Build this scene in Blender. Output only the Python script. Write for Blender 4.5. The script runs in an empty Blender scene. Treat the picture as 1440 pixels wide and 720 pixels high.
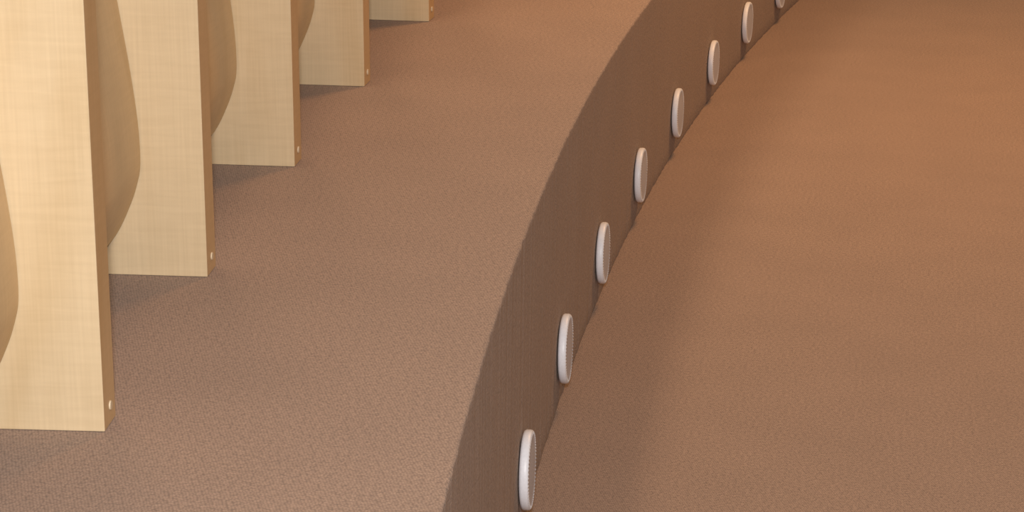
import bpy, bmesh, math, random
from mathutils import Vector, Matrix
from mathutils import noise as mn
random.seed(4)
sc = bpy.context.scene
try:
    sc.view_settings.view_transform = 'Standard'
except Exception: pass

# ---------- the auditorium is laid out on concentric arcs ----------
CX, CY = 23.87, 0.771
R_STEP = 23.992    # riser radius (top)
R_BOT = 23.998
Z0 = 0.016
H_STEP = 0.45 + Z0 # riser height
def RF(a):         # front ends of the fins
    return 24.392 + 0.0046*(a-4.2)
def P(r, a, z):
    a = math.radians(a)
    return Vector((CX - r*math.cos(a), CY + r*math.sin(a), z))

def new_obj(name, verts, faces, mats, parent=None, smooth=False, uvs=None, fmat=None):
    me = bpy.data.meshes.new(name)
    me.from_pydata([tuple(v) for v in verts], [], faces)
    if uvs is not None:
        uvl = me.uv_layers.new(name="UVMap")
        for l in me.loops:
            uvl.data[l.index].uv = uvs[l.vertex_index]
    for m in mats: me.materials.append(m)
    if fmat:
        for p, i in zip(me.polygons, fmat): p.material_index = i
    for p in me.polygons: p.use_smooth = smooth
    me.update()
    bm = bmesh.new(); bm.from_mesh(me); bmesh.ops.recalc_face_normals(bm, faces=bm.faces); bm.to_mesh(me); bm.free()
    o = bpy.data.objects.new(name, me)
    sc.collection.objects.link(o)
    if parent: o.parent = parent
    return o

def nd(nt, typ, **kw):
    n = nt.nodes.new(typ)
    for k, v in kw.items():
        setattr(n, k, v)
    return n
def ramp(nt, stops):
    r = nt.nodes.new('ShaderNodeValToRGB')
    e = r.color_ramp.elements
    e[0].position, e[0].color = stops[0][0], stops[0][1]
    e[1].position, e[1].color = stops[-1][0], stops[-1][1]
    for s in stops[1:-1]:
        x = e.new(s[0]); x.color = s[1]
    return r
def g(v): return (v, v, v, 1)

# ---------- materials ----------
def carpet_mat(name, base):
    m = bpy.data.materials.new(name); m.use_nodes = True
    nt = m.node_tree; L = nt.links
    bsdf = nt.nodes['Principled BSDF']
    bsdf.inputs['Roughness'].default_value = 0.95
    bsdf.inputs['Specular IOR Level'].default_value = 0.1
    bsdf.inputs['Sheen Weight'].default_value = 0.10
    bsdf.inputs['Sheen Roughness'].default_value = 0.6
    uv = nt.nodes.new('ShaderNodeUVMap')
    # loop pile in slightly diagonal rows
    mp = nd(nt, 'ShaderNodeMapping'); mp.inputs['Scale'].default_value = (210, 300, 1)
    mp.inputs['Rotation'].default_value = (0, 0, math.radians(24))
    L.new(uv.outputs[0], mp.inputs[0])
    vo = nd(nt, 'ShaderNodeTexVoronoi', voronoi_dimensions='2D'); vo.inputs['Scale'].default_value = 1; vo.inputs['Randomness'].default_value = 0.45
    L.new(mp.outputs[0], vo.inputs['Vector'])
    n1 = nd(nt, 'ShaderNodeTexNoise', noise_dimensions='2D'); n1.inputs['Scale'].default_value = 150; n1.inputs['Detail'].default_value = 4
    n2 = nd(nt, 'ShaderNodeTexNoise', noise_dimensions='2D'); n2.inputs['Scale'].default_value = 5; n2.inputs['Detail'].default_value = 6
    L.new(uv.outputs[0], n1.inputs['Vector']); L.new(uv.outputs[0], n2.inputs['Vector'])
    r = ramp(nt, [(0.1, g(1.20)), (0.75, (0.68, 0.67, 0.66, 1))])
    L.new(vo.outputs['Distance'], r.inputs[0])
    r1 = ramp(nt, [(0.3, g(0.87)), (0.7, g(1.13))]); L.new(n1.outputs[0], r1.inputs[0])
    r2 = ramp(nt, [(0.3, g(0.97)), (0.7, g(1.03))]); L.new(n2.outputs[0], r2.inputs[0])
    def mul(a, b):
        x = nt.nodes.new('ShaderNodeVectorMath'); x.operation = 'MULTIPLY'
        L.new(a, x.inputs[0])
        if isinstance(b, tuple): x.inputs[1].default_value = b
        else: L.new(b, x.inputs[1])
        return x.outputs[0]
    c = mul(mul(mul(r.outputs[0], r1.outputs[0]), r2.outputs[0]), base)
    L.new(c, bsdf.inputs['Base Color'])
    hm = nt.nodes.new('ShaderNodeMath'); hm.operation = 'MULTIPLY_ADD'
    hm.inputs[1].default_value = -1.0
    L.new(vo.outputs['Distance'], hm.inputs[0]); L.new(n1.outputs[0], hm.inputs[2])
    b = nd(nt, 'ShaderNodeBump'); b.inputs['Strength'].default_value = 0.38; b.inputs['Distance'].default_value = 0.002
    L.new(hm.outputs[0], b.inputs['Height']); L.new(b.outputs[0], bsdf.inputs['Normal'])
    return m

def wood_mat(name, ca, cb, rough=0.38):
    m = bpy.data.materials.new(name); m.use_nodes = True
    nt = m.node_tree; L = nt.links
    bsdf = nt.nodes['Principled BSDF']
    bsdf.inputs['Roughness'].default_value = rough
    uv = nt.nodes.new('ShaderNodeUVMap')
    def noise(scale, detail=4, dist=0.0, sc_=1):
        mp = nd(nt, 'ShaderNodeMapping'); mp.inputs['Scale'].default_value = scale
        L.new(uv.outputs[0], mp.inputs[0])
        n = nd(nt, 'ShaderNodeTexNoise'); n.inputs['Scale'].default_value = sc_; n.inputs['Detail'].default_value = detail
        n.inputs['Distortion'].default_value = dist
        L.new(mp.outputs[0], n.inputs['Vector']); return n
    gg = noise((9, 1.6, 1), 3, 1.0)
    f = noise((300, 7, 1), 3)
    h = noise((14, 130, 1), 4, 0.6)
    r = ramp(nt, [(0.3, cb), (0.55, ca), (0.8, tuple(min(1, x*1.04) for x in ca[:3]) + (1,))])
    L.new(gg.outputs[0], r.inputs[0])
    rf = ramp(nt, [(0.3, (0.95, 0.94, 0.92, 1)), (0.7, g(1.02))]); L.new(f.outputs[0], rf.inputs[0])
    rh = ramp(nt, [(0.3, (0.96, 0.95, 0.935, 1)), (0.7, g(1.02))]); L.new(h.outputs[0], rh.inputs[0])
    a = nt.nodes.new('ShaderNodeVectorMath'); a.operation = 'MULTIPLY'
    b = nt.nodes.new('ShaderNodeVectorMath'); b.operation = 'MULTIPLY'
    L.new(r.outputs[0], a.inputs[0]); L.new(rf.outputs[0], a.inputs[1])
    L.new(a.outputs[0], b.inputs[0]); L.new(rh.outputs[0], b.inputs[1])
    L.new(b.outputs[0], bsdf.inputs['Base Color'])
    return m

def plain(name, col, rough=0.5, bump=0, bscale=300):
    m = bpy.data.materials.new(name); m.use_nodes = True
    nt = m.node_tree; L = nt.links
    bsdf = nt.nodes['Principled BSDF']
    bsdf.inputs['Roughness'].default_value = rough
    tc = nt.nodes.new('ShaderNodeTexCoord')
    n = nd(nt, 'ShaderNodeTexNoise'); n.inputs['Scale'].default_value = bscale; n.inputs['Detail'].default_value = 3
    L.new(tc.outputs['Object'], n.inputs['Vector'])
    r = ramp(nt, [(0.3, tuple(x*0.93 for x in col) + (1,)), (0.7, tuple(col) + (1,))])
    L.new(n.outputs[0], r.inputs[0]); L.new(r.outputs[0], bsdf.inputs['Base Color'])
    if bump:
        b = nd(nt, 'ShaderNodeBump'); b.inputs['Strength'].default_value = bump; b.inputs['Distance'].default_value = 0.001
        L.new(n.outputs[0], b.inputs['Height']); L.new(b.outputs[0], bsdf.inputs['Normal'])
    return m

M_CARPET = carpet_mat('carpet_taupe', (0.322, 0.228, 0.172))
M_WOOD  = wood_mat('maple_face', (0.69, 0.555, 0.355, 1), (0.64, 0.495, 0.295, 1))
M_EDGE  = wood_mat('maple_edge', (0.62, 0.43, 0.23, 1), (0.56, 0.37, 0.18, 1), 0.5)
M_SHELL = wood_mat('maple_bent_ply', (0.66, 0.475, 0.265, 1), (0.60, 0.42, 0.22, 1), 0.5)
M_PLUG  = plain('plug', (0.72, 0.60, 0.42), 0.6)
M_WHITE = plain('white_plastic', (0.90, 0.93, 1.0), 0.4)
M_GRILL = plain('grille_fabric', (0.60, 0.60, 0.66), 0.6, 0.3, 500)

# ---------- swept surfaces ----------
def sweep(name, prof, a0, a1, n, mats, parent=None, closed=False, smooth=True, wob=None, caps=False, radd=None):
    verts, uvs, faces = [], [], []
    ln = [0]
    for i in range(1, len(prof)):
        ln.append(ln[-1] + math.hypot(prof[i][0]-prof[i-1][0], prof[i][1]-prof[i-1][1]))
    m = len(prof)
    for i in range(n+1):
        a = a0 + (a1-a0)*i/n
        for j, (r, z) in enumerate(prof):
            if wob:
                dr, dz = wob(a, j); r += dr; z += dz
            if radd: r += radd(a)
            verts.append(P(r, a, z)); uvs.append((math.radians(a)*24.0, ln[j]))
    for i in range(n):
        for j in range(m if closed else m-1):
            k = (j+1) % m
            faces.append((i*m+j, i*m+k, (i+1)*m+k, (i+1)*m+j))
    if caps:
        faces.append(tuple(range(m))); faces.append(tuple(n*m + j for j in range(m)))
    return new_obj(name, verts, faces, mats, parent, smooth, uvs)

# lower floor
fp = [(28.0 - 0.5*i, 0.0) for i in range(0, 27)]
floor = sweep('floor', fp, -8, 32, 160, [M_CARPET])
# carpeted step
rn = 0.004
prof = [(27.9, 0.0005), (27.9, H_STEP)]
for r in (27.0, 26.0, 25.0, 24.5, 24.2, 24.02): prof.append((r, H_STEP))
for k in range(0, 7):                       # j = 8..14 : nosing
    t = math.radians(90*k/6)
    prof.append((R_STEP + rn - rn*math.sin(t), H_STEP - rn + rn*math.cos(t)))
for z in (H_STEP-0.012, 0.35, 0.2, 0.1, 0.04, 0.012): prof.append((R_BOT + (R_STEP-R_BOT)*z/H_STEP, z))
prof += [(R_BOT + 0.003, 0.0005)]
NL = len(prof)
def wob(a, j):
    if j < 8: return (0, 0)
    s = 0.0014 if j < 15 else (0.0008 if j < NL-3 else 0.0018)
    v = mn.noise(Vector((a*24*0.6, 0.2, 0))) * s + mn.noise(Vector((a*24*2.6, 0.4, 5))) * s*0.5
    if j < 13: v += 0.0011*((a*24*math.pi/180/0.011) % 1.0 - 0.5)   # woven ribs ending at the nosing
    return (v, v*0.5 if j < 15 else 0)
step = sweep('carpeted_step', prof, -7, 30, 6500, [M_CARPET], wob=wob)

# ---------- fin partition ----------
part = bpy.data.objects.new('wooden_fin_partition', None); sc.collection.objects.link(part)
TH, WD, HT = 0.053, 0.46, 0.90
fins = [1.33, 2.76, 4.193, 5.616, 7.071, 8.510, 10.04, 11.5, 12.94, 14.38, 15.82]
fdr = {2: 0.001, 3: 0.004}
for k, a in enumerate(fins):
    o = P(RF(a) + fdr.get(k, 0), a, H_STEP)
    ar = math.radians(a)
    out = Vector((-math.cos(ar), math.sin(ar), 0))
    tan = Vector((math.sin(ar), math.cos(ar), 0))
    bm = bmesh.new()
    uvl = bm.loops.layers.uv.new('UVMap')
    c = [(0,0),(WD,0),(WD,TH),(0,TH)]
    vs = [bm.verts.new(o + out*x + tan*y + Vector((0,0,z))) for z in (0.0005, HT) for x, y in c]
    F = [(0,1,5,4,0),(2,3,7,6,0),(3,0,4,7,1),(1,2,6,5,1),(4,5,6,7,1),(3,2,1,0,1)]
    for f in F:
        fc = bm.faces.new([vs[i] for i in f[:4]]); fc.material_index = f[4]
    bmesh.ops.recalc_face_normals(bm, faces=bm.faces)
    bmesh.ops.bevel(bm, geom=list(bm.edges), offset=0.0010, segments=2, affect='EDGES', profile=0.5)
    for fc in bm.faces:
        n = fc.normal
        for l in fc.loops:
            q = l.vert.co - o
            if abs(n.dot(tan)) > 0.6: l[uvl].uv = (q.dot(out) + k*3.7, q.z + k*1.3)
            elif abs(n.z) > 0.6: l[uvl].uv = (q.dot(tan) + k*2.7, q.dot(out))
            else: l[uvl].uv = (q.dot(tan) + k*2.1, q.z + k*1.9)
    me = bpy.data.meshes.new('fin'); bm.to_mesh(me); bm.free()
    me.materials.append(M_WOOD); me.materials.append(M_EDGE)
    fo = bpy.data.objects.new('fin_%d' % (k+1), me); sc.collection.objects.link(fo); fo.parent = part
    bm = bmesh.new()
    bmesh.ops.create_cone(bm, cap_ends=True, segments=24, radius1=0.0058, radius2=0.0052, depth=0.003)
    me = bpy.data.meshes.new('plug')
    rot = Vector((0,0,1)).rotation_difference(-out).to_matrix().to_4x4()
    bm.transform(Matrix.Translation(o + tan*TH*0.55 - out*0.0002 + Vector((0,0,0.022))) @ rot)
    bm.to_mesh(me); bm.free(); me.materials.append(M_PLUG)
    po = bpy.data.objects.new('plug_%d' % (k+1), me); sc.collection.objects.link(po); po.parent = part

# bent plywood shell between the fins
ctrl = [(0.190,0.010),(0.157,0.030),(0.129,0.062),(0.108,0.104),(0.096,0.138),(0.0905,0.168),(0.0915,0.225),(0.099,0.30),(0.110,0.38),(0.127,0.50),(0.147,0.62),(0.170,0.77)]
ctrl = [(x*0.97+0.002, z*0.95) for x, z in ctrl]
def cr(p, n=6):
    out = []
    for i in range(len(p)-1):
        p0 = p[max(i-1,0)]; p1 = p[i]; p2 = p[i+1]; p3 = p[min(i+2,len(p)-1)]
        for s in range(n):
            t = s/n
            out.append(tuple(0.5*((2*p1[d]) + (-p0[d]+p2[d])*t + (2*p0[d]-5*p1[d]+4*p2[d]-p3[d])*t*t + (-p0[d]+3*p1[d]-3*p2[d]+p3[d])*t**3) for d in (0,1)))
    out.append(p[-1]); return out
outer = cr(ctrl)
inner = []
for i in range(len(outer)):
    a_ = outer[max(i-1,0)]; b_ = outer[min(i+1,len(outer)-1)]
    dx, dz = b_[0]-a_[0], b_[1]-a_[1]; l = math.hypot(dx, dz)
    inner.append((outer[i][0] + dz/l*0.010, outer[i][1] - dx/l*0.010))
loop = outer + inner[::-1]
prof = [(d, H_STEP + z) for d, z in loop]
# one bent panel per bay, stopping a hair short of the next fin's face (shadow gap)
for k in range(len(fins)-1):
    a0 = fins[k] + math.degrees(TH/24.4) - 0.005
    a1 = fins[k+1] - math.degrees(0.003/24.4)
    s = sweep('curved_panel_%d' % (k+1), prof, a0, a1, 14, [M_SHELL], parent=part, closed=True, smooth=False, caps=True, radd=RF)
    for p in s.data.polygons: p.use_smooth = len(p.vertices) == 4
    for l in s.data.uv_layers[0].data: l.uv = (l.uv[0] + k*5.3, l.uv[1] + k*2.2)
    try: s.data.set_sharp_from_angle(angle=math.radians(40))
    except Exception: pass

# ---------- round white vents ----------
def vent_mesh():
    N = 240
    pr = [(0.050,0.0),(0.054,0.0005),(0.0585,0.002),(0.060,0.005),(0.060,0.0105),(0.0594,0.0130),(0.0580,0.0146),(0.0558,0.0154),(0.0535,0.0154),(0.0525,0.0142),(0.035,0.0148),(0.018,0.0151)]
    verts, faces, fm = [], [], []
    for i in range(N):
        t = 2*math.pi*i/N
        notch = (i % 4) in (0, 1)
        for j, (r, h) in enumerate(pr):
            if notch and j in (7, 8): h -= 0.0016
            verts.append((r*math.cos(t), r*math.sin(t), h))
    m = len(pr)
    for i in range(N):
        k = (i+1) % N
        for j in range(m-1):
            faces.append((i*m+j, k*m+j, k*m+j+1, i*m+j+1)); fm.append(1 if j >= 8 else 0)
    c = len(verts); verts.append((0,0,0.0152))
    for i in range(N):
        faces.append((i*m+m-1, ((i+1)%N)*m+m-1, c)); fm.append(1)
    faces.append(tuple(i*m for i in range(N))[::-1]); fm.append(0)
    me = bpy.data.meshes.new('vent'); me.from_pydata(verts, [], faces)
    me.materials.append(M_WHITE); me.materials.append(M_GRILL)
    for p, i in zip(me.polygons, fm): p.material_index = i; p.use_smooth = len(p.vertices) <= 4
    me.update()
    return me
vm = vent_mesh()
vang = [3.40, 4.80, 6.19, 7.56, 8.98, 10.46, 11.95, 13.42, 14.83, 16.22, 17.64]
for k, a in enumerate(vang):
    v = bpy.data.objects.new('round_white_vent', vm); sc.collection.objects.link(v)
    ar = math.radians(a)
    n = Vector((math.cos(ar), -math.sin(ar), 0))
    v.rotation_mode = 'QUATERNION'
    v.rotation_quaternion = n.to_track_quat('Z', 'Y')
    v.location = P(R_BOT - 0.0034, a, 0.092 + Z0)

# ---------- lights ----------
def area(name, loc, target, size, power, col, size_y=None, spread=180):
    l = bpy.data.lights.new(name, 'AREA'); l.energy = power; l.color = col
    l.shape = 'RECTANGLE' if size_y else 'DISK'; l.size = size
    if size_y: l.size_y = size_y
    l.spread = math.radians(spread)
    o = bpy.data.objects.new(name, l); sc.collection.objects.link(o)
    o.location = loc
    d = (Vector(target) - Vector(loc))
    if abs(d.x) < 1e-4 and abs(d.y) < 1e-4: o.rotation_euler = (0, 0, 0)
    else: o.rotation_euler = d.to_track_quat('-Z', 'Y').to_euler()
    return o
area('camera_flash', (0.0, -0.05, 1.66), (0.0, 5.0, 0.2), 0.10, 70, (0.96, 0.97, 1.0))
area('ceiling_light_left', (-0.9, 5.6, 3.4), (-0.9, 5.6, 0.0), 0.22, 60, (1.0, 0.70, 0.46), size_y=5)
area('ceiling_light_right', (1.6, 6.3, 3.4), (1.6, 6.3, 0.0), 0.9, 84, (1.0, 0.51, 0.20))
area('rear_fill', (0.6, -1.5, 3.4), (0.2, 5.0, 0.3), 0.9, 66, (1.0, 0.78, 0.58))  # added warm fill behind the camera, keeps far fins as bright as near ones
w = bpy.data.worlds.new('room_ambient'); sc.world = w; w.use_nodes = True
w.node_tree.nodes['Background'].inputs[0].default_value = (1.0, 0.76, 0.58, 1)
w.node_tree.nodes['Background'].inputs[1].default_value = 0.20

# ---------- camera ----------
cam = bpy.data.cameras.new('camera'); co = bpy.data.objects.new('camera', cam); sc.collection.objects.link(co)
cam.sensor_width = 36; cam.lens = 85.0
co.location = (0, 0, 1.40 + Z0)
co.rotation_euler = (math.radians(90 - 16.23), 0, 0)
sc.camera = co
